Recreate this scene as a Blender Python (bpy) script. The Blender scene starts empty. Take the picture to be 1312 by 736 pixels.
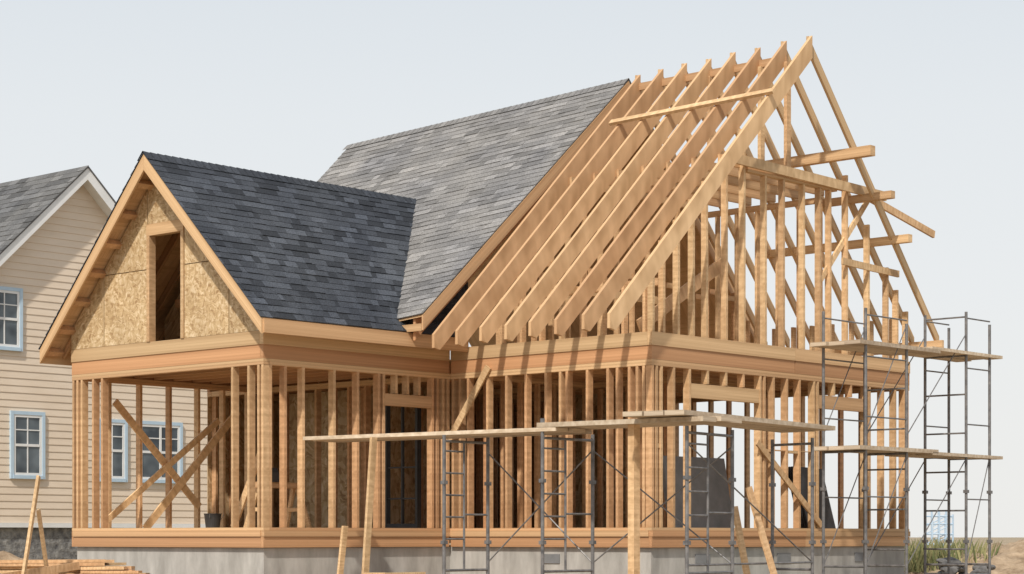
import bpy, math, random, bmesh
from mathutils import Vector, Matrix, noise
random.seed(7)
R=random.random
def U(a,b): return a+(b-a)*R()
TH=math.radians(47.7); MX,MY=2.01,29.4; CZ=0.8
F=2620.0
scene=bpy.context.scene

# ---------------------------------------------------------------- materials
def newmat(name):
    m=bpy.data.materials.new(name); m.use_nodes=True
    nt=m.node_tree; b=nt.nodes['Principled BSDF']
    return m,nt,b
def N(nt,t,**k):
    n=nt.nodes.new(t)
    for a,v in k.items(): setattr(n,a,v)
    return n
def L(nt,a,b): nt.links.new(a,b)
def ramp(nt,stops):
    r=N(nt,'ShaderNodeValToRGB'); e=r.color_ramp.elements
    e[0].position=stops[0][0]; e[0].color=(*stops[0][1],1)
    e[1].position=stops[1][0]; e[1].color=(*stops[1][1],1)
    for p,c in stops[2:]:
        x=e.new(p); x.color=(*c,1)
    return r
def mixc(nt,mode='MIX',fac=None):
    n=N(nt,'ShaderNodeMix',data_type='RGBA',blend_type=mode)
    if fac is not None: n.inputs[0].default_value=fac
    return n
def mapping(nt,src,scale):
    mp=N(nt,'ShaderNodeMapping'); mp.inputs['Scale'].default_value=scale
    L(nt,src,mp.inputs['Vector']); return mp.outputs[0]
def bump(nt,b,h,strength,dist):
    bp=N(nt,'ShaderNodeBump'); bp.inputs['Strength'].default_value=strength; bp.inputs['Distance'].default_value=dist
    L(nt,h,bp.inputs['Height']); L(nt,bp.outputs[0],b.inputs['Normal'])

def lumber(name,pine,fir,rough=.75):
    m,nt,b=newmat(name)
    uv=N(nt,'ShaderNodeUVMap').outputs[0]
    at=N(nt,'ShaderNodeAttribute',attribute_name='Col')
    sp=N(nt,'ShaderNodeSeparateColor'); L(nt,at.outputs['Color'],sp.inputs[0])
    base=mixc(nt); base.inputs[6].default_value=(*pine,1); base.inputs[7].default_value=(*fir,1)
    L(nt,sp.outputs[1],base.inputs[0])
    n1=N(nt,'ShaderNodeTexNoise'); n1.inputs['Scale'].default_value=1; n1.inputs['Detail'].default_value=2
    L(nt,mapping(nt,uv,(.55,34,1)),n1.inputs['Vector'])
    r1=ramp(nt,[(.3,(.74,.68,.60)),(.7,(1.10,1.10,1.09))]); L(nt,n1.outputs[0],r1.inputs[0])
    m1=mixc(nt,'MULTIPLY',1); L(nt,base.outputs[2],m1.inputs[6]); L(nt,r1.outputs[0],m1.inputs[7])
    n2=N(nt,'ShaderNodeTexNoise'); n2.inputs['Scale'].default_value=1; n2.inputs['Detail'].default_value=2
    L(nt,mapping(nt,uv,(.6,2.2,1)),n2.inputs['Vector'])
    r2=ramp(nt,[(.3,(.82,.78,.74)),(.65,(1.06,1.06,1.06))]); L(nt,n2.outputs[0],r2.inputs[0])
    m2=mixc(nt,'MULTIPLY',1); L(nt,m1.outputs[2],m2.inputs[6]); L(nt,r2.outputs[0],m2.inputs[7])
    v=N(nt,'ShaderNodeTexVoronoi'); v.inputs['Scale'].default_value=1
    L(nt,mapping(nt,uv,(1.2,5,1)),v.inputs['Vector'])
    r3=ramp(nt,[(.03,(.50,.38,.28)),(.06,(1,1,1))]); L(nt,v.outputs['Distance'],r3.inputs[0])
    m3=mixc(nt,'MULTIPLY',1); L(nt,m2.outputs[2],m3.inputs[6]); L(nt,r3.outputs[0],m3.inputs[7])
    m4=N(nt,'ShaderNodeVectorMath',operation='SCALE'); L(nt,m3.outputs[2],m4.inputs[0]); L(nt,sp.outputs[0],m4.inputs['Scale'])
    L(nt,m4.outputs[0],b.inputs['Base Color']); b.inputs['Roughness'].default_value=rough
    bump(nt,b,n1.outputs[0],.25,.003)
    return m
M_WOOD=lumber('framing_lumber',(.73,.52,.30),(.60,.335,.175))
M_OLD=lumber('weathered_plank',(.58,.49,.38),(.44,.36,.28),.85)

def osb():
    m,nt,b=newmat('osb_sheathing')
    uv=N(nt,'ShaderNodeUVMap').outputs[0]
    n=N(nt,'ShaderNodeTexNoise'); n.inputs['Scale'].default_value=6; L(nt,uv,n.inputs['Vector'])
    ad=N(nt,'ShaderNodeVectorMath',operation='MULTIPLY_ADD'); L(nt,n.outputs['Color'],ad.inputs[0]); ad.inputs[1].default_value=(.2,.2,.2); L(nt,uv,ad.inputs[2])
    v=N(nt,'ShaderNodeTexVoronoi'); v.inputs['Scale'].default_value=1; L(nt,mapping(nt,ad.outputs[0],(44,17,1)),v.inputs['Vector'])
    v2=N(nt,'ShaderNodeTexVoronoi'); v2.inputs['Scale'].default_value=1; L(nt,mapping(nt,ad.outputs[0],(15,46,1)),v2.inputs['Vector'])
    s1=N(nt,'ShaderNodeSeparateColor'); L(nt,v.outputs['Color'],s1.inputs[0])
    s2=N(nt,'ShaderNodeSeparateColor'); L(nt,v2.outputs['Color'],s2.inputs[0])
    a=N(nt,'ShaderNodeMath',operation='ADD'); L(nt,s1.outputs[0],a.inputs[0]); L(nt,s2.outputs[0],a.inputs[1])
    h=N(nt,'ShaderNodeMath',operation='MULTIPLY'); L(nt,a.outputs[0],h.inputs[0]); h.inputs[1].default_value=.5
    r=ramp(nt,[(.05,(.36,.22,.10)),(.5,(.60,.43,.23)),(.95,(.78,.62,.41))]); L(nt,h.outputs[0],r.inputs[0])
    n3=N(nt,'ShaderNodeTexNoise'); n3.inputs['Scale'].default_value=1.8; n3.inputs['Detail'].default_value=4; L(nt,uv,n3.inputs['Vector'])
    r3=ramp(nt,[(.3,(.80,.77,.74)),(.7,(1.08,1.08,1.08))]); L(nt,n3.outputs[0],r3.inputs[0])
    at=N(nt,'ShaderNodeAttribute',attribute_name='Col'); sp=N(nt,'ShaderNodeSeparateColor'); L(nt,at.outputs['Color'],sp.inputs[0])
    mm=mixc(nt,'MULTIPLY',1); L(nt,r.outputs[0],mm.inputs[6]); L(nt,r3.outputs[0],mm.inputs[7])
    m4=N(nt,'ShaderNodeVectorMath',operation='SCALE'); L(nt,mm.outputs[2],m4.inputs[0]); L(nt,sp.outputs[0],m4.inputs['Scale'])
    L(nt,m4.outputs[0],b.inputs['Base Color']); b.inputs['Roughness'].default_value=.7
    bump(nt,b,h.outputs[0],.2,.002); return m
M_OSB=osb()

def shingle(name,c):
    m,nt,b=newmat(name)
    at=N(nt,'ShaderNodeAttribute',attribute_name='Col')
    sp=N(nt,'ShaderNodeSeparateColor'); L(nt,at.outputs['Color'],sp.inputs[0])
    tc=N(nt,'ShaderNodeTexCoord').outputs['Object']
    n=N(nt,'ShaderNodeTexNoise'); n.inputs['Scale'].default_value=60; n.inputs['Detail'].default_value=2; L(nt,tc,n.inputs['Vector'])
    n2=N(nt,'ShaderNodeTexNoise'); n2.inputs['Scale'].default_value=.9; n2.inputs['Detail'].default_value=4; L(nt,tc,n2.inputs['Vector'])
    r=ramp(nt,[(.3,(.55,.55,.55)),(.7,(1.45,1.45,1.45))]); L(nt,n.outputs[0],r.inputs[0])
    r2=ramp(nt,[(.3,(.82,.83,.86)),(.7,(1.14,1.12,1.08))]); L(nt,n2.outputs[0],r2.inputs[0])
    m1=mixc(nt,'MULTIPLY',1); m1.inputs[6].default_value=(*c,1); L(nt,r.outputs[0],m1.inputs[7])
    m2=mixc(nt,'MULTIPLY',1); L(nt,m1.outputs[2],m2.inputs[6]); L(nt,r2.outputs[0],m2.inputs[7])
    m4=N(nt,'ShaderNodeVectorMath',operation='SCALE'); L(nt,m2.outputs[2],m4.inputs[0]); L(nt,sp.outputs[0],m4.inputs['Scale'])
    L(nt,m4.outputs[0],b.inputs['Base Color']); b.inputs['Roughness'].default_value=.9
    b.inputs['Specular IOR Level'].default_value=.25
    bump(nt,b,n.outputs[0],.4,.004); return m
M_SH1=shingle('grey_shingles',(.235,.228,.222)); M_SH2=shingle('charcoal_shingles',(.058,.065,.078)); M_SH3=shingle('neighbour_shingles',(.14,.14,.14))

def noisy(name,c0,c1,scale,rough=.85,detail=5,bs=.3,bd=.01,metal=0,stretch=None):
    m,nt,b=newmat(name)
    tc=N(nt,'ShaderNodeTexCoord').outputs['Object']
    if stretch: tc=mapping(nt,tc,stretch)
    n=N(nt,'ShaderNodeTexNoise'); n.inputs['Scale'].default_value=scale; n.inputs['Detail'].default_value=detail; n.inputs['Roughness'].default_value=.65; L(nt,tc,n.inputs['Vector'])
    r=ramp(nt,[(.3,c0),(.7,c1)]); L(nt,n.outputs[0],r.inputs[0]); L(nt,r.outputs[0],b.inputs['Base Color'])
    b.inputs['Roughness'].default_value=rough; b.inputs['Metallic'].default_value=metal
    if bs: bump(nt,b,n.outputs[0],bs,bd)
    return m
M_CONC=noisy('foundation_concrete',(.30,.285,.26),(.52,.50,.465),2.0,stretch=(1.6,1.6,.5))
M_STEEL=noisy('galvanised_tube',(.10,.10,.105),(.26,.25,.245),9,.5,metal=.3,bs=0)
M_SIDE=noisy('beige_siding',(.68,.56,.43),(.77,.65,.52),1.6,.7,bs=0,stretch=(.5,.5,2))
M_WHITE=noisy('white_trim',(.72,.72,.70),(.80,.80,.79),3,.5,bs=0)
M_BLUE=noisy('pale_blue_casing',(.42,.56,.68),(.50,.63,.74),4,.6,bs=0)
M_STONE=noisy('rubble_stone',(.08,.08,.085),(.34,.33,.31),7,.95,bs=1,bd=.05)
M_DARK=noisy('dark_plastic',(.02,.02,.022),(.04,.04,.042),5,.5,bs=0)
M_GREY=noisy('grey_panel',(.17,.175,.18),(.25,.25,.255),3,.8,bs=0)
M_DIRT=noisy('dirt',(.22,.15,.09),(.52,.39,.26),4,.95,bs=.8,bd=.06)
M_ROCK=noisy('rock',(.05,.05,.05),(.22,.21,.20),5,.95)
M_CRANE=noisy('faded_blue_paint',(.38,.52,.66),(.48,.60,.72),3,.6,bs=0)
def glass():
    m,nt,b=newmat('window_glass'); b.inputs['Roughness'].default_value=.06
    tc=N(nt,'ShaderNodeTexCoord').outputs['Object']; n=N(nt,'ShaderNodeTexNoise'); n.inputs['Scale'].default_value=1.5; L(nt,tc,n.inputs['Vector']); bump(nt,b,n.outputs[0],.05,.02)
    r=ramp(nt,[(.35,(.03,.04,.05)),(.65,(.14,.17,.19))]); L(nt,n.outputs[0],r.inputs[0]); L(nt,r.outputs[0],b.inputs['Base Color'])
    return m
M_GLASS=glass()
def grassm():
    m,nt,b=newmat('grass_blades')
    at=N(nt,'ShaderNodeAttribute',attribute_name='Col'); L(nt,at.outputs['Color'],b.inputs['Base Color']); b.inputs['Roughness'].default_value=.8
    return m
M_GRASS=grassm()
def groundm():
    m,nt,b=newmat('ground_soil')
    tc=N(nt,'ShaderNodeTexCoord').outputs['Object']
    n=N(nt,'ShaderNodeTexNoise'); n.inputs['Scale'].default_value=1.5; n.inputs['Detail'].default_value=8; n.inputs['Roughness'].default_value=.7; L(nt,tc,n.inputs['Vector'])
    r=ramp(nt,[(.3,(.24,.17,.10)),(.7,(.50,.39,.27))]); L(nt,n.outputs[0],r.inputs[0])
    n2=N(nt,'ShaderNodeTexNoise'); n2.inputs['Scale'].default_value=.09; n2.inputs['Detail'].default_value=6; L(nt,tc,n2.inputs['Vector'])
    r2=ramp(nt,[(.52,(0,0,0)),(.62,(1,1,1))]); L(nt,n2.outputs[0],r2.inputs[0])
    g=mixc(nt); L(nt,r2.outputs[0],g.inputs[0]); L(nt,r.outputs[0],g.inputs[6]); g.inputs[7].default_value=(.14,.15,.07,1)
    L(nt,g.outputs[2],b.inputs['Base Color']); b.inputs['Roughness'].default_value=.95; bump(nt,b,n.outputs[0],.8,.05); return m
M_GROUND=groundm()

# ---------------------------------------------------------------- mesh accumulation
class Acc:
    def __init__(s): s.v=[]; s.f=[]; s.uv=[]; s.c=[]
    def face(s,pts,grain,col,ro):
        n=(pts[1]-pts[0]).cross(pts[2]-pts[1])
        if n.length<1e-12: return
        n.normalize(); g=grain
        if abs(n.dot(g))>.9:
            g=Vector((0,0,1)) if abs(n.z)<.9 else Vector((1,0,0))
            g=g-n*n.dot(g); g.normalize()
        g2=n.cross(g); i=len(s.v)
        s.v+= [tuple(p) for p in pts]; s.f.append(tuple(range(i,i+len(pts))))
        for p in pts: s.uv.append((p.dot(g)+ro[0],p.dot(g2)+ro[1])); s.c.append(col)
    def prism(s,poly,ext,grain,col=None,red=0):
        poly=[Vector(p) for p in poly]; ext=Vector(ext); grain=Vector(grain).normalized()
        if col is None: col=(U(.82,1.10),min(1,max(0,red+U(-.25,.35))),0,1)
        ro=(U(0,50),U(0,50))
        n=(poly[1]-poly[0]).cross(poly[2]-poly[1])
        if n.dot(ext)>0: poly=poly[::-1]
        top=[p+ext for p in poly]
        s.face(poly,grain,col,ro); s.face(top[::-1],grain,col,ro)
        for i in range(len(poly)):
            j=(i+1)%len(poly); s.face([poly[j],poly[i],top[i],top[j]],grain,col,ro)
    def board(s,p0,p1,w,h,up=(0,0,1),red=0,col=None):
        p0=Vector(p0);p1=Vector(p1);d=(p1-p0).normalized();up=Vector(up)
        if abs(d.dot(up))>.98: up=Vector((0,1,0))
        sd=d.cross(up).normalized(); u2=sd.cross(d).normalized()
        q=[p0+sd*w/2*i+u2*h/2*j for i,j in((-1,-1),(1,-1),(1,1),(-1,1))]
        s.prism(q,p1-p0,d,col,red)
    def box(s,x0,x1,y0,y1,z0,z1,red=0,col=None):
        g=max(((x1-x0),(1,0,0)),((y1-y0),(0,1,0)),((z1-z0),(0,0,1)))[1]
        s.prism([(x0,y0,z0),(x1,y0,z0),(x1,y1,z0),(x0,y1,z0)],(0,0,z1-z0),g,col,red)
    def tube(s,p0,p1,r,n=8):
        p0=Vector(p0);p1=Vector(p1);d=(p1-p0).normalized(); up=Vector((0,0,1)) if abs(d.z)<.9 else Vector((1,0,0))
        a=d.cross(up).normalized();b=d.cross(a)
        s.prism([p0+a*r*math.cos(t*2*math.pi/n)+b*r*math.sin(t*2*math.pi/n) for t in range(n)],p1-p0,d,(1,0,0,1))
    def obj(s,name,mat,parent=None):
        me=bpy.data.meshes.new(name); me.from_pydata(s.v,[],s.f)
        uv=me.uv_layers.new(name='UVMap'); ca=me.color_attributes.new('Col','FLOAT_COLOR','CORNER')
        uv.data.foreach_set('uv',[x for t in s.uv for x in t]); ca.data.foreach_set('color',[x for t in s.c for x in t])
        me.materials.append(mat); me.update()
        o=bpy.data.objects.new(name,me); scene.collection.objects.link(o)
        if parent: o.parent=parent
        return o
def root(name,x=MX,y=MY,rot=TH):
    e=bpy.data.objects.new(name,None); e.location=(x,y,0); e.rotation_euler=(0,0,rot); scene.collection.objects.link(e); e.empty_display_size=.3; return e

def shingles(name,mat,parent,e0,e1,r1,r0,expo=.14,tint=1.0,thick=.012,wmin=.10,wmax=.50,var=.28):
    e0,e1,r1,r0=map(Vector,(e0,e1,r1,r0)); A=Acc()
    rows=int((r0-e0).length/expo); W=max((e1-e0).length,(r1-r0).length)
    def P(u,v): return (e0*(1-u)+e1*u)*(1-v)+(r0*(1-u)+r1*u)*v
    nn=(e1-e0).cross(r0-e0).normalized()
    if nn.z<0: nn=-nn
    for i in range(rows):
        v0=i/rows; v1=min(1,(i+1)/rows+.002); u=-U(0,.3)/W; rowt=U(.94,1.06)
        while u<1:
            w=U(wmin,wmax)/W; ua=max(0,u); ub=min(1,u+w); u+=w
            if ub<=ua: continue
            t=thick*random.choice((.6,.75,1.25)); 
            k=random.choice((1-var,1-var*.5,1,1,1+var*.25,1+var*1.0))*U(.92,1.08)*rowt*tint; col=(k,0,0,1)
            jit=U(-.004,.004)/max(1,(r0-e0).length)
            bl=P(ua,max(0,v0+jit));br=P(ub,max(0,v0+jit));tl=P(ua,v1);tr=P(ub,v1)
            g=(br-bl).normalized() if (br-bl).length>1e-6 else Vector((1,0,0)); ro=(0,0)
            BL=bl+nn*(t+.006);BR=br+nn*(t+.006);TL=tl+nn*(t*.35+.003);TR=tr+nn*(t*.35+.003)
            A.face([BL,BR,TR,TL],g,col,ro); A.face([bl,br,BR,BL],g,col,ro); A.face([bl,BL,TL,tl],g,col,ro); A.face([BR,br,tr,TR],g,col,ro)
    return A.obj(name,mat,parent)
def slab(A,e0,e1,r1,r0,t,red=.3,n=10):
    e0,e1,r1,r0=map(Vector,(e0,e1,r1,r0)); c=(1,red,0,1); ro=(0,0)
    def P(u,v): return (e0*(1-u)+e1*u)*(1-v)+(r0*(1-u)+r1*u)*v
    d=Vector((0,0,-t)); G=(e1-e0).normalized()
    for i in range(n):
        for j in range(n):
            q=[P(i/n,j/n),P((i+1)/n,j/n),P((i+1)/n,(j+1)/n),P(i/n,(j+1)/n)]
            for s_ in (0,1):
                for tri in ((0,1,2),(0,2,3)):
                    A.face([q[k]+d*s_ for k in (tri if s_==0 else tri[::-1])],G,c,ro)
    for i in range(n):
        for (a,b) in ((P(i/n,0),P((i+1)/n,0)),(P(i/n,1),P((i+1)/n,1)),(P(0,i/n),P(0,(i+1)/n)),(P(1,i/n),P(1,(i+1)/n))):
            A.face([a,b,b+d,a+d],(b-a).normalized(),c,ro)

# ================================================================ HOUSE UNDER CONSTRUCTION
H=root('timber_house_under_construction')
WA=-3.845; B0=4.03; B1=8.64; MA=7.0; MB=10.0
ZD=.89; ZS=3.36; ZB=3.56; ZP=3.755
A=Acc(); A.box(.06,MA-.06,.06,MB,-.3,.64,col=(1,0,0,1)); A.box(WA+.06,.06,B0+.06,B1-.06,-.3,.638,col=(1,0,0,1))
A.obj('concrete_foundation',M_CONC,H)
A=Acc()
for x in (1.1,3.2,5.4): A.box(x,x+.36,.045,.058,.40,.54,col=(1,0,0,1))
A.box(.045,.058,1.8,2.16,.40,.54,col=(1,0,0,1))
A.obj('foundation_vents',M_GREY,H)
A=Acc()
def rimrun(x0,x1,y0,y1):
    A.box(x0,x1,y0,y1,.644,.80,red=.85); 
    e=.018
    A.box(x0-e if x1-x0<.2 else x0, x1+(.0), y0-(e if y1-y0<.2 else 0), y1, .803,ZD,red=.6)
rimrun(0,3.9,0,.05); rimrun(3.904,MA,0,.05); rimrun(0,.05,.052,B0-.01); rimrun(WA,0-.02,B0,B0+.05); rimrun(WA,WA+.05,B0+.052,B1-.052); rimrun(WA,0,B1-.05,B1)
rimrun(MA-.05,MA,.052,MB)
A.obj('deck_rim_boards',M_WOOD,H)
A=Acc(); A.box(.06,MA-.06,.06,MB,.70,ZD-.003,col=(1,0,0,1)); A.box(WA+.06,.055,B0+.06,B1-.06,.70,ZD-.006,col=(1,0,0,1)); A.obj('deck_subfloor',M_OSB,H)

SW=.048; SDp=.115
studs=Acc()
def wallx(y,xs,z0,z1,dirn=1,ztop=None,red=.15,depth=SDp):
    for x in xs:
        zt=z1 if ztop is None else ztop(x)
        if zt-z0<.08: continue
        j=U(-.008,.008); y0,y1=sorted((y+.004*dirn,y+(depth)*dirn)); studs.box(x+j,x+j+SW,y0,y1,z0,zt,red=red)
def wally(x,ys,z0,z1,dirn=1,ztop=None,red=.15,depth=SDp):
    for y in ys:
        zt=z1 if ztop is None else ztop(y)
        j=U(-.008,.008); x0,x1=sorted((x+.004*dirn,x+depth*dirn)); studs.box(x0,x1,y+j,y+j+SW,z0,zt,red=red)
def fr(a,b,s):
    r=[];x=a
    while x<b: r.append(x); x+=s
    return r
z0,z1=ZD+.045,ZS-.09
xs=[.004,.10,.22,.50,.88,2.66,2.78,3.02,3.38,3.72,4.14,4.24,5.66,5.76,6.16,6.55,6.85,6.94]
wallx(0,xs,z0,z1,red=.4)
wallx(0,[1.33,1.78,2.22],3.07,z1,red=.3); wallx(0,[4.7,5.2],3.07,z1,red=.3)
ys=[.125,.26,.40,.62,.80,1.2,1.6,1.72,2.02,2.42,2.82,3.22,3.62,3.80,3.95]
wally(0,ys,z0,z1,red=.5)
wally(0,[4.15,4.5,5.55,5.95,6.35,6.75,7.15,7.55,7.95,8.35],z0,z1,red=.6)
wally(MA,fr(.1,MB,.4),z0,z1,-1,red=.6); wallx(MB,fr(.1,MA,.4),z0,z1,-1,red=.6)
wally(2.9,fr(1.6,6.5,.4),z0,z1,red=.7,depth=.09); wallx(3.6,fr(.4,4.6,.4),z0,z1,red=.7,depth=.09); wally(5.0,fr(3.7,9.5,.4),z0,z1,red=.7,depth=.09)
wallx(6.4,fr(.4,6.6,.4),z0,z1,red=.8,depth=.09); wally(1.4,fr(3.7,9.5,.4),z0,z1,red=.8,depth=.09)
wally(WA,[B0+.004,B0+.09,B0+.31,B0+.67,B1-.80,B1-.57,B1-.27,B1-.16,B1-.05],z0,z1,red=.4)
wallx(B0,[WA+.125,-3.44,-3.10,-2.49,-2.01,-1.56,-1.46,-.40,-.30,-.17,-.06],z0,z1,red=.5)
wallx(B0,[-1.2,-.95,-.7],2.99,z1,red=.4)
wallx(B1,[WA+.13,-3.2,-2.6,-2.0,-1.4,-.85,-.3],z0,z1,-1,red=.35)
studs.obj('ground_floor_studs',M_WOOD,H)
A=Acc()
def platex(y,x0,x1,z,dirn=1,h=.043):
    y0,y1=sorted((y+.002*dirn,y+(SDp+.002)*dirn)); A.box(x0,x1,y0,y1,z,z+h,red=.4)
def platey(x,y0,y1,z,dirn=1,h=.043):
    x0,x1=sorted((x+.002*dirn,x+(SDp+.002)*dirn)); A.box(x0,x1,y0,y1,z,z+h,red=.4)
for zz in (ZD+.001,ZS-.089,ZS-.045):
    platex(0,.0,MA,zz); platey(0,.12,MB-.12,zz); platey(MA,.12,MB-.12,zz,-1); platex(MB,0,MA,zz,-1)
    platey(WA,B0,B1,zz); platex(B0,WA+.12,-.002,zz); platex(B1,WA+.12,-.002,zz,-1)
    A.box(2.9,2.99,1.6,6.39,zz,zz+.043,red=.5); A.box(.2,6.8,6.4,6.49,zz,zz+.043,red=.5); A.box(.3,2.89,3.6,3.69,zz,zz+.043,red=.5)
A.box(.93,2.66,.01,.10,2.85,3.06,red=.2); A.box(4.29,5.66,.01,.10,2.85,3.06,red=.2)
A.box(-1.41,-.40,B0+.01,B0+.10,2.80,2.98,red=.3)
for (x0,x1) in ((.15,.22),(2.83,3.02),(3.07,3.38),(3.43,3.72),(3.77,4.14)): A.box(x0,x1,.02,.1,2.1+U(-.05,.05),2.15,red=.2)
A.obj('plates_and_headers',M_WOOD,H)
A=Acc()
def bandx(y,x0,x1,dirn=1):
    y0,y1=sorted((y,y+.07*dirn)); A.box(x0,x1,y0,y1,ZS,ZB-.002,red=1.2)
    y0,y1=sorted((y-.014*dirn,y+.07*dirn)); A.box(x0-.014,x1,y0,y1,ZB,ZP,red=.0)
def bandy(x,y0,y1,dirn=1):
    x0,x1=sorted((x,x+.07*dirn)); A.box(x0,x1,y0,y1,ZS,ZB-.002,red=1.2)
    x0,x1=sorted((x-.014*dirn,x+.07*dirn)); A.box(x0,x1,y0,y1,ZB,ZP,red=.0)
bandx(0,0,3.6); bandx(0,3.618,MA); bandy(0,.074,B0-.02); bandy(MA,.074,MB,-1); bandx(MB,0,MA,-1)
bandy(WA,B0+.074,B1); bandx(B0,WA,-.02); bandx(B1,WA+.08,0,-1)
A.obj('rim_beams',M_WOOD,H)
A=Acc()
for y in fr(.35,MB-.2,.4): A.box(.08,MA-.08,y,y+.045,ZS+.005,ZB-.01,red=.75)
for x in fr(WA+.35,-.1,.4): A.box(x,x+.045,B0+.08,B1-.08,ZS+.005,ZB-.01,red=.8)
A.obj('floor_joists',M_WOOD,H)
A=Acc(); A.box(.075,MA-.075,.075,MB-.1,ZB-.005,ZB+.03,col=(1,0,0,1)); A.box(WA+.075,.05,B0+.075,B1-.075,ZB-.004,ZB+.025,col=(1,0,0,1))
A.obj('upper_subfloor',M_OSB,H)
A=Acc()
for y in fr(6.8,9.9,1.22): A.box(MA+.004,MA+.02,y,min(y+1.215,MB),ZD,ZS,col=(.9,0,0,1))
for x in fr(0.02,6.9,1.22): A.box(x,min(x+1.215,MA),MB+.004,MB+.02,ZD,ZS,col=(.9,0,0,1))
for y in fr(3.75,5.3,1.22): A.box(4.98,4.994,y,y+1.215,ZD,ZS,col=(.9,0,0,1))
for x in (.4,1.62,): A.box(x,x+1.215,6.38,6.394,ZD,ZS,col=(.9,0,0,1))
A.box(1.38,1.394,7.3,9.6,ZD,ZS,col=(.9,0,0,1))
A.obj('interior_sheathing',M_OSB,H)
A=Acc(); bc=(1.25,.1,0,1)  # raised tint paints ambient light into the colour of the shaded wing braces
A.board((-3.12,B1-.15,2.97),(-1.40,B1-.15,1.30),.035,.12,col=bc)
A.board((-.60,B1-.19,2.93),(-2.55,B1-.19,.93),.035,.13,col=bc)
A.board((-3.35,B1-.23,1.05),(-1.05,B1-.23,2.75),.035,.10,col=bc)
A.board((2.55,-.03,2.25),(4.3,-.03,.98),.03,.10,red=.1)
A.board((-.03,3.18,3.42),(-.10,3.95,2.32),.035,.11,red=0)
A.board((WA+.2,B0+.9,ZD+.05),(WA+.25,B0+.25,2.2),.035,.1,red=.1)
A.obj('diagonal_braces',M_WOOD,H)

# ---- wing roof
RB=6.33; ZR=6.53; ZE=3.91; ZL=3.78; AN=-4.17
def zr_(b): return ZR-(ZR-ZE)/(RB-3.68)*(RB-b) if b<RB else ZR-(ZR-ZL)/(8.98-RB)*(b-RB)
shingles('wing_roof_shingles_front',M_SH2,H,(AN-.05,3.655,ZE-.02),(.02,3.655,ZE-.02),(2.8,RB,ZR-.01),(AN-.05,RB,ZR),var=.40)
shingles('wing_roof_shingles_rear',M_SH2,H,(AN-.05,9.0,ZL-.02),(.02,9.0,ZL-.02),(2.8,RB,ZR-.01),(AN-.05,RB,ZR))
A=Acc()
slab(A,(AN,3.66,ZE-.026),(.02,3.66,ZE-.026),(2.8,RB,ZR-.024),(AN,RB,ZR-.012),.03)
slab(A,(AN,8.99,ZL-.026),(.02,8.99,ZL-.026),(2.8,RB,ZR-.024),(AN,RB,ZR-.012),.03)
A.obj('wing_roof_deck',M_WOOD,H)
A=Acc()
x=AN-.06
while x<2.7:
    k=U(.75,1.15); zz=ZR-.01*(x-AN)/6.9
    for sg,sl in ((-1,.989),(1,1.038)):
        A.face([Vector(p) for p in ([(x,RB,zz+.034),(x,RB+sg*.13,zz+.034-.13*sl),(x+.17,RB+sg*.13,zz+.022-.13*sl),(x+.17,RB,zz+.022)][::sg])],Vector((1,0,0)),(k,0,0,1),(0,0))
    x+=.14
A.obj('wing_ridge_cap',M_SH2,H)
A=Acc()
dv=.25
A.prism([(AN-.035,RB,ZR-.005),(AN-.035,3.66,zr_(3.66)-.012),(AN-.035,3.66,zr_(3.66)-dv+.02),(AN-.035,RB,ZR-dv)],(.035,0,0),(0,1,.99),(1.05,.2,0,1))
A.prism([(AN-.035,RB+.002,ZR-.005),(AN-.035,8.99,zr_(8.99)-.012),(AN-.035,8.99,zr_(8.99)-dv+.02),(AN-.035,RB+.002,ZR-dv)],(.035,0,0),(0,1,-1.03),(1.0,.3,0,1))
A.box(AN,-.0,3.632,3.66,ZE-.235,ZE-.035,col=(1.0,.45,0,1)); A.box(AN,.0,8.99,9.02,ZL-.235,ZL-.035,red=.35)
A.obj('barge_and_fascia_boards',M_WOOD,H)
A=Acc()
for t in (.10,.25,.40,.55,.70,.85,.97):
    for e,sg in ((3.68,-1),(8.98,1)):
        b=RB+(e-RB)*t; z=zr_(b)-.05; sl=.99*(-sg)
        A.board((AN,b,z-.085),(WA-.012,b,z-.085),.09,.10,up=(0,-sl,1) ,red=.5)
for x in fr(WA+.05,-.2,.42):
    for e in (3.70,8.95):
        s_=1 if e>RB else -1
        A.prism([(x,RB,ZR-.05),(x,e,zr_(e)-.06),(x,e,zr_(e)-.17),(x,RB,ZR-.28)],(.045,0,0),(0,s_,-1),None,.7)
A.obj('wing_rafters_and_lookouts',M_WOOD,H)
def clip(poly,a,b,c):
    out=[]
    for i in range(len(poly)):
        p,q=poly[i],poly[(i+1)%len(poly)]; dp=a*p[0]+b*p[1]-c; dq=a*q[0]+b*q[1]-c
        if dp<=0: out.append(p)
        if dp*dq<0:
            t=dp/(dp-dq); out.append((p[0]+(q[0]-p[0])*t,p[1]+(q[1]-p[1])*t))
    return out
A=Acc()
wl,wr=B0+1.847,B0+2.595
cols=[(B0,B0+.75),(B0+.75,wl-.07),(wl-.07,wr+.07),(wr+.07,B0+3.75),(B0+3.75,B1)]
rs=(ZR-ZE)/(RB-3.68); ls=(ZR-ZL)/(8.98-RB)
for ci,(c0,c1) in enumerate(cols):
    rows=[(ZP+.002,4.86),(4.86,6.6)] if ci!=2 else [(5.54,6.6)]
    for q0,q1 in rows:
        po=[(c0+.008,q0+.003),(c1-.008,q0+.003),(c1-.008,q1-.010),(c0+.008,q1-.010)]
        po=clip(po,-rs,1,ZR-.09-rs*RB); 
        if len(po)>2: po=clip(po,ls,1,ZR-.09+ls*RB)
        if len(po)>2: A.prism([(WA-.012,p[0],p[1]) for p in po],(.014,0,0),(0,0,1),(U(.88,1.06),0,0,1))
A.obj('osb_gable_sheathing',M_OSB,H)
A=Acc()
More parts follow.
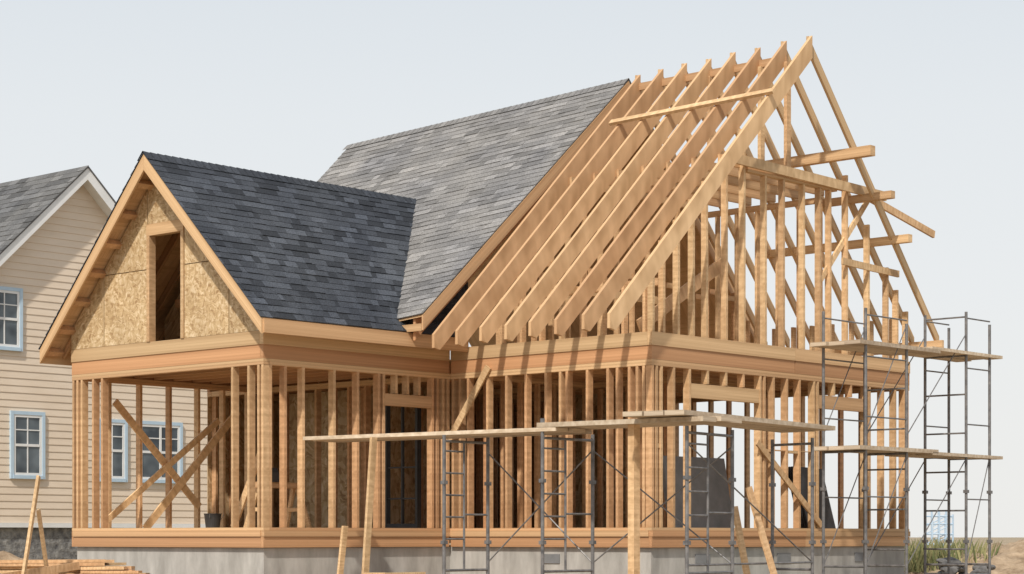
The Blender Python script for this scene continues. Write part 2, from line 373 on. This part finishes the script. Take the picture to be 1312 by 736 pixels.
A.box(WA-.03,WA+.09,wl-.068,wl,ZP+.003,5.36,red=.05); A.box(WA-.03,WA+.09,wr,wr+.068,ZP+.003,5.36,red=.05)
A.box(WA-.034,WA+.09,wl-.068,wr+.068,5.362,5.535,red=.0)
for b in (B0+.4,B0+.9,B0+1.4,B0+3.1,B0+3.6,B0+4.1): A.box(WA+.005,WA+.09,b,b+.045,ZP,zr_(b)-.2,red=.4)
for b in (RB-.5,RB-.1,RB+.3,): A.box(-2.6,-2.52,b,b+.045,ZB+.03,zr_(b)-.35,col=(1.2,.7,0,1))
A.box(-2.66,-2.605,B0+1.1,B1-1.1,4.45,4.57,col=(1.2,.6,0,1))
A.obj('gable_opening_frame',M_WOOD,H)
A=Acc()
po=[(B0+.5,ZB+.03),(B1-.5,ZB+.03),(B1-.5,6.6),(B0+.5,6.6)]
po=clip(clip(po,-rs,1,ZR-.35-rs*RB),ls,1,ZR-.35+ls*RB)
A.prism([(-2.4,p[0],p[1]) for p in po],(.014,0,0),(0,0,1),(1,0,0,1)); A.obj('attic_partition',M_OSB,H)

# ---- main sheathed roof
RS=3.55
shingles('main_roof_shingles',M_SH1,H,(-1.34,3.31,4.14),(-1.34,10.1,3.62),(RS,10.1,8.22),(RS,3.31,8.45),var=.24)
shingles('main_roof_shingles_rear',M_SH1,H,(7.7,3.31,4.0),(7.7,10.1,3.8),(RS,10.1,8.22),(RS,3.31,8.45))
A=Acc()
slab(A,(-1.32,3.34,4.132),(-1.32,10.07,3.612),(RS,10.07,8.21),(RS,3.34,8.44),.03)
slab(A,(7.68,3.34,3.99),(7.68,10.07,3.79),(RS,10.07,8.21),(RS,3.34,8.44),.03)
A.obj('main_roof_deck',M_WOOD,H)
A=Acc(); x=3.30
while x<10.1:
    k=U(.75,1.15); zz=8.45-.23*(x-3.3)/6.8
    for sg,sl in ((-1,.883),(1,1.07)):
        A.face([Vector(p) for p in [(RS,x,zz+.034),(RS+sg*.13,x,zz+.034-.13*sl),(RS+sg*.13,x+.17,zz+.02-.13*sl),(RS,x+.17,zz+.02)][::-sg]],Vector((0,1,0)),(k,0,0,1),(0,0))
    x+=.14
A.obj('main_ridge_cap',M_SH1,H)
sm=(8.45-4.14)/(RS+1.34)
A=Acc()
def mz(s): return 8.44-sm*(RS-s)
A.prism([(-1.33,3.305,mz(-1.33)-.012),(RS,3.305,8.43),(RS,3.305,8.43-.24),(-1.33,3.305,mz(-1.33)-.24)],(0,.033,0),(1,0,sm),(1.0,.5,0,1))
A.prism([(RS,3.305,8.43),(7.68,3.305,3.99),(7.68,3.305,3.80),(RS,3.305,8.43-.25)],(0,.033,0),(1,0,-1.07),None,.35)
for b in (3.52,3.95):
    A.prism([(-1.28,b,mz(-1.28)-.10),(RS,b,8.33),(RS,b,8.37-.42),(-1.28,b,mz(-1.28)-.42)],(0,.05,0),(1,0,sm),None,.8)
A.box(-1.34,-1.305,3.34,4.2,mz(-1.33)-.25,mz(-1.33)-.14,red=.4)
A.obj('main_rake_boards',M_WOOD,H)
# ---- open rafters
A=Acc()
SL=.96; SR=1.12; ZT=8.60
for i in range(8):
    b=-.35+.487*i+U(-.012,.012); dz=U(-.012,.012)-.012*i
    e=-1.345+U(-.02,.02)
    A.prism([(e,b,ZT+dz-SL*(RS-e)),(RS+.02,b,ZT+dz),(RS+.02,b,ZT+dz-.35),(e+.12,b,ZT+dz-SL*(RS-e-.12)-.34),(e,b,ZT+dz-SL*(RS-e)-.20)],(0,.055,0),(1,0,SL),(U(.92,1.08),.2 if i==0 else U(.25,.7),0,1))
    e=7.465+U(-.03,.03) if i<6 else 7.3
    A.prism([(RS-.0,b+.058,ZT+dz-.0),(e,b+.058,ZT+dz-SR*(e-RS)),(e,b+.058,ZT+dz-SR*(e-RS)-.19),(RS,b+.058,ZT+dz-.21)],(0,.045,0),(1,0,-SR),None,.1)
    zt=6.42
    if i>0: A.box(1.75,5.3,b-.05,b-.004,zt,zt+.14,red=.4)
A.box(RS-.02,RS+.025,.12,3.25,ZT-.36,ZT-.14-.1,red=.3)
A.obj('open_rafters',M_WOOD,H)
def zl(s):
    if 2.4<s<4.7: return 6.36
    return (ZT-SL*(RS-s)-.35) if s<RS else (ZT-SR*(s-RS)-.22)
A=Acc()
s=2.40; A.board((s,-.45,ZT-SL*(RS-s)+.04),(s,2.75,ZT-SL*(RS-s)-.01),.10,.05,up=(-.69,0,.72),red=.0)
A.box(4.76,4.90,-.65,2.1,ZT-SR*(4.83-RS)-.16-.14,ZT-SR*(4.83-RS)-.14,red=.0)
A.box(5.98,6.1,-.60,2.3,5.62,5.75,red=.0)
A.box(5.42,5.54,-.62,.7,6.27,6.39,red=.0)
A.box(7.30,7.36,-.45,3.2,3.95,4.12,red=.0)
A.board((5.50,-.16,6.33),(7.52,-.16,5.95),.045,.12,red=.05)
A.board((1.95,-.06,6.50),(6.15,-.06,6.44),.045,.15,red=.05)
for b,zb in ((.10,6.56),(.60,6.56),(1.6,6.56)): A.box(RS-.06,RS+.05,b-.03,b+.03,zb,ZT-.35,red=.05)
A.obj('purlins_and_ties',M_WOOD,H)
studs=Acc()
wallx(0,[.02,.27,.62,.98,1.30,1.79,2.25,2.80,3.30,3.85,4.30,4.60,5.08,5.73,6.31,6.62,6.92],ZP+.003,0,1,ztop=zl,red=.05,depth=.10)
wally(0,fr(.12,3.2,.4),ZP+.002,zl(0)-.05,red=.2,depth=.1)
wally(MA,fr(.3,3.2,.4),ZP+.002,zl(7)-.02,-1,red=.2,depth=.1)
wallx(3.15,fr(.2,7,.41),ZP+.003,0,1,ztop=lambda s: zl(s)-.12,red=.45,depth=.09)
wally(5.2,fr(.6,3.1,.42),ZP+.003,6.3,red=.3,depth=.09)
studs.obj('upper_floor_studs',M_WOOD,H)
A=Acc()
A.box(.13,MA-.13,.0,.09,ZP-.04,ZP+.0,red=.2)
A.box(2.35,4.8,.0,.1,6.362,6.405,red=.1)
A.box(5.2,5.29,.6,3.1,6.3,6.39,red=.2)
A.box(.9,1.02,.6,3.1,4.55,4.66,red=.2)
for x in fr(.3,6.4,.41):
    zt=U(4.9,5.1)
    if zl(x)-.2>5.2: A.box(x,x+.36,3.16,3.2,zt,zt+.09,red=.3)
A.board((1.2,1.2,4.0),(3.4,1.2,5.2),.04,.2,red=.3); A.board((.4,2.2,4.6),(3.2,2.2,4.62),.04,.12,red=.3)
A.board((4.4,.06,4.9),(5.8,.06,6.35),.04,.09,red=.05); A.board((4.9,-.03,5.25),(6.6,-.03,5.2),.04,.11,red=.05)
A.obj('upper_floor_blocking',M_WOOD,H)
A=Acc()
for b in (4.72,5.42): A.box(-.04,.05,b,b+.05,ZD+.01,3.0,col=(1,0,0,1))
A.box(-.04,.05,4.772,5.418,2.94,3.0,col=(1,0,0,1)); A.box(-.04,.05,4.772,5.418,ZD+.01,ZD+.12,col=(1,0,0,1))
A.box(-.02,.03,5.08,5.11,ZD+.12,2.94,col=(1,0,0,1))
for z in (1.4,1.9,2.4): A.box(-.02,.028,4.772,5.418,z,z+.025,col=(1,0,0,1))
A.obj('glazed_door_unit',M_DARK,H)

# ================================================================ loose objects on the deck
bk=root('black_bucket')
bm=bmesh.new(); n=24
rings=[(.10,0),(.105,.01),(.135,.26),(.142,.262),(.142,.275),(.13,.275),(.10,.02)]
rv=[[bm.verts.new((-2.5+r*math.cos(2*math.pi*i/n),6.8+r*math.sin(2*math.pi*i/n),ZD+z)) for i in range(n)] for r,z in rings]
for k in range(len(rv)-1):
    for i in range(n): bm.faces.new((rv[k][i],rv[k][(i+1)%n],rv[k+1][(i+1)%n],rv[k+1][i]))
bm.faces.new(rv[0][::-1]); bm.faces.new(rv[-1])
me=bpy.data.meshes.new('bucket_shell'); bm.to_mesh(me); me.materials.append(M_DARK); o=bpy.data.objects.new('bucket_shell',me); scene.collection.objects.link(o); o.parent=bk
A=Acc(); pts=[(-2.5+.14*math.cos(t),6.8+.05*math.sin(t)-.1,ZD+.26-.12*math.sin(t)) for t in [math.pi*i/8 for i in range(9)]]
for p,q in zip(pts,pts[1:]): A.tube(p,q,.005,6)
A.obj('bucket_handle',M_STEEL,bk)

pn=root('leaning_grey_panels'); A=Acc()
for i in range(4): A.board((1.9+.05*i,1.2+.06*i,ZD+.6),(3.5+.04*i,1.2+.06*i,ZD+.6),.02,1.15,up=(0,.18,1))
A.obj('panels',M_GREY,pn)
pn=root('dark_sheet_stack'); A=Acc()
for i in range(4): A.board((4.5+.06*i,.5+.09*i,ZD+.55),(5.3+.06*i,.5+.09*i,ZD+.52),.03,1.05,up=(0,.3,1))
A.obj('sheets',M_DARK,pn)
sb=root('sawhorse_with_tools'); A=Acc()
cx,cy=-2.2,5.6
A.box(cx-.45,cx+.45,cy-.05,cy+.05,ZD+.66,ZD+.75,red=.3)
for sx in (-.36,.36):
    for sy in (-1,1): A.board((cx+sx,cy+sy*.04,ZD+.7),(cx+sx*1.15,cy+sy*.28,ZD),.04,.08)
    A.box(cx+sx-.02,cx+sx+.02,cy-.18,cy+.18,ZD+.3,ZD+.36)
A.obj('sawhorse',M_WOOD,sb)
A=Acc(); A.box(cx-.30,cx+.05,cy-.10,cy+.10,ZD+.752,ZD+.90,col=(1,0,0,1)); A.prism([(cx-.2,cy-.02,ZD+.9),(cx-.17,cy-.02,ZD+.97),(cx-.03,cy-.02,ZD+.97),(cx,cy-.02,ZD+.9)],(0,.03,0),(1,0,0),(1,0,0,1))
A.tube((cx-.2,cy+.0,ZD+.80),(cx-.2,cy+.16,ZD+.80),.09,14)
A.obj('circular_saw_and_case',M_DARK,sb)

# ================================================================ scaffolding
def frame(A,p,q,z1,z0=0.0,rg=.42,mode='ladder'):
    px,py=p;qx,qy=q
    A.tube((px,py,z0),(px,py,z1),.024); A.tube((qx,qy,z0),(qx,qy,z1),.024)
    def at(t,z): return (px+(qx-px)*t,py+(qy-py)*t,z)
    for z in (.35,min(z1-.08,2.08)): A.tube(at(0,z),at(1,z),.018)
    if mode=='ladder':
        A.tube(at(.45,.35),at(.45,z1-.08),.016)
        z=.35+rg
        while z<z1-.15: A.tube(at(0,z),at(.45,z),.013); z+=rg*.7
        z=1.1
        while z<z1-.3: A.tube(at(.45,z),at(1,z),.014); z+=.9
    if mode=='rungs':
        z=.6
        while z<z1-.05: A.tube(at(0,z),at(1,z),.014); z+=rg
    for pt in (p,q):
        A.box(pt[0]-.07,pt[0]+.07,pt[1]-.07,pt[1]+.07,0.0,.012,col=(1,0,0,1))
        for z in (.7,1.5): A.box(pt[0]-.035,pt[0]+.035,pt[1]-.035,pt[1]+.035,z,z+.05,col=(1,0,0,1))
S=root('plank_scaffold')
A=Acc()
fr1=((-3.52,.74),(-2.62,.78)); fr2=((-3.28,-.80),(-2.25,-.78)); fr3=((-3.12,-3.02),(-1.95,-2.85)); fr4=((.45,-2.45),(.50,-1.75))
for f in (fr1,fr2,fr3): frame(A,f[0],f[1],2.16)
frame(A,fr4[0],fr4[1],2.16,mode='none')
def xb(p,q,z0,z1):
    A.tube((*p,z0),(*q,z1),.010,6); A.tube((*p,z1),(*q,z0),.010,6)
xb(fr1[1],fr2[1],.45,1.95); xb(fr2[1],fr3[1],.45,1.95)
A.tube((-3.12,-3.02,1.95),(.45,-2.45,.45),.010,6)
A.tube((-3.12,-3.02,.45),(.45,-2.45,.45),.014); 
A.tube((-3.28,-.80,2.16),(-3.28,-.80,2.33),.03)
A.obj('steel_frames',M_STEEL,S)
A=Acc()
def planks(p,q,z,n,w,side,zq=None,th=.05):
    p=Vector((*p,z));q=Vector((*q,zq or z)); d=(q-p).normalized(); sd=Vector((-d.y,d.x,0))*side
    for i in range(n):
        e=U(-.08,.08); o=sd*(i+.5)*(w+.012)
        A.board(p+o-d*(.05+e),q+o+d*(.05+U(-.05,.08))+Vector((0,0,U(-.01,.01))),w,th,red=U(0,.6),col=(U(.95,1.3),U(0,.7),0,1))
planks((-3.72,3.32),(-3.30,-.98),2.19,3,.28,1)
planks((-3.32,-.72),(-3.18,-3.25),2.245,3,.29,1,th=.06)
planks((-3.35,-3.18),(.95,-2.45),2.31,3,.27,1,th=.06)
A.obj('planks',M_OLD,S)
A=Acc()
A.board((-3.70,2.1,0),(-3.64,1.97,2.165),.045,.10,up=(1,0,0),red=.1); 
A.board((-3.05,-2.13,0),(-3.05,-2.13,2.21),.10,.12,up=(1,0,0),red=.15)
A.board((-3.72,2.6,0),(-3.68,2.5,.95),.04,.09,up=(1,0,0),red=.1)
A.board((-.95,-2.9,0),(-1.25,-2.6,1.45),.035,.11,up=(1,0,0),red=.1); A.board((-1.05,-2.5,0),(-1.15,-2.3,1.2),.035,.11,up=(1,0,0),red=.1)
A.obj('timber_props',M_WOOD,S)

T=root('tower_scaffold'); A=Acc()
for (a0,a1,zt,md) in ((3.05,4.2,4.22,'none'),(6.0,6.75,4.4,'rungs')):
    for a in (a0,a1):
        frame(A,(a,-.9),(a,-1.65),zt-(0 if a==a0 else .15),rg=.62,mode=md if a==a0 else ('rungs' if a0<4 else 'none'))
    for y in (-.9,-1.65):
        for z in (.2,1.4,2.6,3.5,zt-.1): A.tube((a0,y,z),(a1,y,z),.013,6)
for y in (-.9,-1.65):
    for z0_ in (.35,2.35):
        A.tube((4.2,y,z0_),(6.0,y,z0_+1.7),.009,6)
        A.tube((3.05,y,z0_),(4.2,y,z0_+1.7),.009,6)
A.tube((6.0,-1.65,.35),(6.75,-1.65,2.1),.009,6)
A.obj('steel_frames',M_STEEL,T)
A=Acc()
for z in (3.70,2.13):
    planks((2.9,-1.72),(5.0,-1.72),z,3,.28,1,th=.06); planks((4.85,-1.72),(6.98,-1.72),z-.03 if z<3 else z+.04,3,.28,1,th=.05)
A.obj('planks',M_OLD,T)

# ================================================================ neighbour
NB=root('neighbour_clapboard_house',-9.55,45.0)
hw=4.5; zp=8.72; nsl=.95; ze=zp-nsl*hw
A=Acc(); A.prism([(-hw,0,1.1),(hw,0,1.1),(hw,0,ze),(0,0,zp-.02),(-hw,0,ze)],(0,10,0),(1,0,0),(1,0,0,1)); 
z=1.1
while z<zp-.05:
    z2=min(z+.155,zp-.03)
    def w_(q): return hw if q<ze else (zp-.01-q)/nsl
    a,b=w_(z),w_(z2); 
    if b<.02: break
    P=[Vector(p) for p in ((-a,-.020,z),(a,-.020,z),(b,-.006,z2),(-b,-.006,z2))]
    c=(1,0,0,1); A.face(P,Vector((1,0,0)),c,(0,0)); A.face([Vector((-a,-.002,z)),Vector((a,-.002,z)),P[1],P[0]],Vector((1,0,0)),c,(0,0))
    z=z2
A.obj('clapboard_walls',M_SIDE,NB)
A=Acc(); A.box(-hw+.05,hw-.05,.05,9.9,-.2,1.098,col=(1,0,0,1)); A.obj('stone_foundation',M_STONE,NB)
A=Acc()
for sg in (-1,1):
    A.prism([(0,-.36,zp+.16),(sg*4.95,-.36,zp+.16-nsl*4.95),(sg*4.95,-.36,zp-.10-nsl*4.95),(0,-.36,zp-.10)],(0,.04,0),(1,0,0),(1,0,0,1))
    A.prism([(sg*.0,-.32,zp-.02),(sg*4.9,-.32,zp-.02-nsl*4.9),(sg*4.9,-.32,zp-.05-nsl*4.9),(0,-.32,zp-.05)],(0,.31,0),(1,0,0),(1,0,0,1))
    A.box(*(sorted((sg*hw,sg*(hw-.12)))),-.045,-.03,1.1,ze,col=(1,0,0,1))
A.box(-hw,hw,-.05,-.001,1.0,1.098,col=(1,0,0,1))
A.obj('white_trim',M_WHITE,NB)
A=Acc()
for sg in (-1,1): A.prism([(0,-.38,zp+.20),(sg*5.0,-.38,zp+.20-nsl*5.0),(sg*5.0,-.38,zp+.16-nsl*5.0),(0,-.38,zp+.16)],(0,10.7,0),(1,0,0),(1,0,0,1))
A.obj('roof_slab',M_SH3,NB)
shingles('roof_shingles',M_SH3,NB,(-5.02,-.4,zp+.2-nsl*5.02),(-5.02,10.3,zp+.2-nsl*5.02),(0,10.3,zp+.2),(0,-.4,zp+.2),expo=.2)
def window(nm,x0,x1,z0_,z1_,parent):
    C=Acc(); c=(1,0,0,1); t=.075
    C.box(x0-t,x0,-.075,-.01,z0_-t,z1_+t,col=c); C.box(x1,x1+t,-.075,-.01,z0_-t,z1_+t,col=c)
    C.box(x0,x1,-.073,-.01,z1_,z1_+t,col=c); C.box(x0-.02,x1+.02,-.09,-.01,z0_-t,z0_,col=c); C.obj(nm+'_casing',M_BLUE,parent)
    C=Acc(); t=.055; zm=(z0_+z1_)/2
    C.box(x0,x0+t,-.06,-.02,z0_,z1_,col=c); C.box(x1-t,x1,-.06,-.02,z0_,z1_,col=c)
    for q in (z0_,zm-.03,z1_-t): C.box(x0+t,x1-t,-.062,-.02,q,q+t,col=c)
    xm=(x0+x1)/2; C.box(xm-.012,xm+.012,-.055,-.03,z0_+t,z1_-t,col=c); 
    C.box(x0+t,x1-t,-.054,-.031,zm+(z1_-zm)/2-.012,zm+(z1_-zm)/2+.012,col=c)
    C.obj(nm+'_sash',M_WHITE,parent)
    C=Acc(); C.box(x0,x1,-.040,-.032,z0_,z1_,col=c); C.obj(nm+'_glass',M_GLASS,parent)
window('window_upper',-2.3,-1.55,4.85,6.05,NB); window('window_lower',-1.70,-.98,2.12,3.42,NB)
window('window_pair_1',.55,1.22,2.1,3.35,NB); window('window_pair_2',1.66,2.78,2.1,3.35,NB)
A=Acc(); A.box(2.20,2.25,-.066,-.015,2.1,3.35,col=(1,0,0,1)); A.obj('mullion',M_WHITE,NB)

# ================================================================ ground & site clutter
bm=bmesh.new()
gx=[-1200,-300,-80]+[ -40+2*i for i in range(41)]+[80,300,1200]; gy=[-200,-20]+[2*i for i in range(45)]+[140,400,2500]
gv=[]
for y in gy:
    row=[]
    for x in gx:
        near=(abs(x)<42 and 0<=y<90); h=0
        if near: h=.05*noise.noise(Vector((x*.3,y*.3,0)))-.04
        row.append(bm.verts.new((x,y,h)))
    gv.append(row)
for j in range(len(gy)-1):
    for i in range(len(gx)-1): bm.faces.new((gv[j][i],gv[j][i+1],gv[j+1][i+1],gv[j+1][i]))
me=bpy.data.meshes.new('ground'); bm.to_mesh(me); me.materials.append(M_GROUND); g=bpy.data.objects.new('ground',me); scene.collection.objects.link(g)
for p in me.polygons: p.use_smooth=True

def mound(name,cx,cy,rx,ry,h,seed,mat=M_DIRT):
    bm=bmesh.new(); n=60; V=[]
    for j in range(n+1):
        row=[]
        for i in range(n+1):
            u=i/n*2-1; v=j/n*2-1; r=math.sqrt(u*u+v*v); e=max(0,1-r*r)
            p=Vector((u*rx*.8+seed,v*ry*.8,seed))
            z=h*(e**1.2)*(1+.5*noise.noise(p*.9))+ .14*e*noise.noise(p*3)+.07*min(1,e*3)*noise.noise(p*8)-.12*(1-min(1,e*6))
            row.append(bm.verts.new((cx+u*rx,cy+v*ry,z)))
        V.append(row)
    for j in range(n):
        for i in range(n): bm.faces.new((V[j][i],V[j][i+1],V[j+1][i+1],V[j+1][i]))
    me=bpy.data.meshes.new(name); bm.to_mesh(me); me.materials.append(mat); o=bpy.data.objects.new(name,me); scene.collection.objects.link(o)
    for p in me.polygons: p.use_smooth=True
mound('dirt_mound',10.6,40.5,3.6,3.0,.66,1.3)
mound('dirt_mound',-7.6,29.6,3.2,1.6,.42,5.1)
def rocks(name,spots,mat):
    bm=bmesh.new()
    for (x,y,z,r) in spots:
        m=Matrix.Translation((x,y,z))@Matrix.Rotation(U(0,6),4,'Z')@Matrix.Diagonal((r*U(.8,1.5),r*U(.8,1.2),r*U(.5,.8),1))
        res=bmesh.ops.create_icosphere(bm,subdivisions=2,radius=1,matrix=m)
        for v in res['verts']: v.co+=Vector((noise.noise(v.co*4+Vector((x,0,0))),noise.noise(v.co*4+Vector((0,9,0))),noise.noise(v.co*4+Vector((5,5,5)))))*r*.5
    me=bpy.data.meshes.new(name); bm.to_mesh(me); me.materials.append(mat); o=bpy.data.objects.new(name,me); scene.collection.objects.link(o)
rocks('rubble_pile',[(U(7.9,8.9),U(37.6,38.4),U(.05,.36),U(.05,.15)) for i in range(30)],M_ROCK)
rocks('scattered_stones',[(U(7.5,14),U(36.5,41),U(.0,.06),U(.03,.08)) for i in range(60)]+[(U(-9,-5),U(26,29),U(0,.04),U(.02,.06)) for i in range(50)],M_DIRT)
A=Acc()
def blade(x,y,z,h):
    a=U(0,6.28); dx,dy=math.cos(a)*.014,math.sin(a)*.014; lx,ly=U(-.4,.4)*h,U(-.4,.4)*h; t=R()
    c=(.15+.22*t,.18+.16*t,.07+.09*t,1)
    A.face([Vector((x-dx,y-dy,z)),Vector((x+dx,y+dy,z)),Vector((x+dx*.6+lx*.4,y+dy*.6+ly*.4,z+h*.6)),Vector((x+lx,y+ly,z+h))],Vector((0,0,1)),c,(0,0))
for i in range(6500):
    x=U(7.4,20); y=U(41,50); d=noise.noise(Vector((x*.5,y*.5,3)))
    if d<.02: continue
    blade(x,y,-.02,U(.2,.5))
for i in range(900):
    x=U(7.3,9.3); y=U(39,41.5); blade(x,y,.12,U(.3,.7))
for i in range(500):
    x=random.gauss(12.6,.9); y=41.5+U(-.5,.5); blade(x,y,.15,U(.2,.5))
A.obj('grass',M_GRASS)
bt=root('distant_blue_lattice_tower',16.7,80,.3); A=Acc()
for x in (-.45,-.15,.15,.45):
    for y in (-.3,.3): A.tube((x,y,0),(x,y,1.9-abs(x)*.5),.035,6)
for z in (.5,.9,1.3,1.6):
    for y in (-.3,.3): A.tube((-.45,y,z),(.45,y,z),.03,6); A.tube((-.45,y,z-.4),(.45,y,z),.02,6)
A.obj('lattice',M_CRANE,bt)

def pile(name,cx,cy,n,ln,hmax,rot,spread=.8,z0=0.0):
    p=root(name,cx,cy,rot); A=Acc()
    z=z0
    while z<hmax:
        k=max(2,int(n*(1-.6*(z-z0)/max(.01,hmax-z0))))
        for i in range(k):
            y=(i-k/2)*spread/n+U(-.02,.02); l=ln*U(.55,1); o=U(-.25,.25); t=U(-.06,.06); w=U(.09,.14)
            A.board((o-l/2,y-t*l/2,z+.02+U(0,.004)),(o+l/2,y+t*l/2,z+.02+U(0,.02)),w,.038,red=U(0,.5),col=(U(.6,1.1),U(0,.8),0,1))
        z+=.045
    A.obj('boards',M_WOOD,p)
pile('lumber_pile',-6.35,27.3,9,2.2,.46,.15,1.2)
pile('lumber_pile',-5.35,27.0,5,1.3,.36,-.25,.6)
pile('scrap_board_pile',-1.25,25.4,5,.9,.32,.1,.5)
lp=root('propped_planks',0,0,0); A=Acc()
A.board((-6.26,26.0,0),(-6.10,26.35,1.58),.035,.11,up=(0,-1,0),red=.0); A.board((-6.02,26.7,0),(-6.12,26.42,1.15),.035,.10,up=(0,-1,0),red=.1)
A.board((-6.5,25.9,.28),(-5.7,26.9,.42),.035,.10,red=.1)
A.obj('planks',M_WOOD,lp)

# ================================================================ light, sky, camera
SD=Vector((-.30,-.95,0)).normalized(); el=math.radians(47)
sdir=Vector((SD.x*math.cos(el),SD.y*math.cos(el),math.sin(el)))
sun=bpy.data.lights.new('sun','SUN'); sun.energy=3.5; sun.angle=math.radians(1.5); sun.color=(1,.94,.85)
so=bpy.data.objects.new('sun',sun); scene.collection.objects.link(so); so.rotation_euler=sdir.to_track_quat('Z','Y').to_euler(); so.location=(0,0,30)
w=bpy.data.worlds.new('World'); scene.world=w; w.use_nodes=True; nt=w.node_tree; bg=nt.nodes['Background']
w.cycles.sampling_method='MANUAL'; w.cycles.sample_map_resolution=256
sk=N(nt,'ShaderNodeTexSky'); sk.sky_type='NISHITA'; sk.sun_disc=False; sk.sun_elevation=el; sk.sun_rotation=math.atan2(SD.x,SD.y)%(2*math.pi)
sk.dust_density=2.0; sk.air_density=1.0
bg.inputs['Strength'].default_value=.10
geo=N(nt,'ShaderNodeTexCoord'); sx=N(nt,'ShaderNodeSeparateXYZ'); L(nt,geo.outputs['Generated'],sx.inputs[0])
mr=N(nt,'ShaderNodeMapRange'); mr.inputs[1].default_value=.2; mr.inputs[2].default_value=.9; mr.inputs[3].default_value=.95; mr.inputs[4].default_value=.4; L(nt,sx.outputs[2],mr.inputs[0])
hz=ramp(nt,[(0,(8.8,8.75,8.5)),(.12,(8.4,8.6,8.7)),(.30,(7.6,8.1,8.5))]); L(nt,sx.outputs[2],hz.inputs[0])
mx=mixc(nt); L(nt,mr.outputs[0],mx.inputs[0]); L(nt,sk.outputs[0],mx.inputs[6]); L(nt,hz.outputs[0],mx.inputs[7])
L(nt,mx.outputs[2],bg.inputs['Color'])

cam=bpy.data.cameras.new('camera'); co=bpy.data.objects.new('camera',cam); scene.collection.objects.link(co)
co.location=(0,0,CZ); co.rotation_euler=(math.radians(90),0,0); cam.sensor_width=36; cam.lens=F/1312*36; cam.shift_y=320/1312; cam.clip_end=5000; cam.clip_start=.1
scene.camera=co
scene.view_settings.view_transform='Standard'; scene.view_settings.look='None'; scene.view_settings.exposure=0
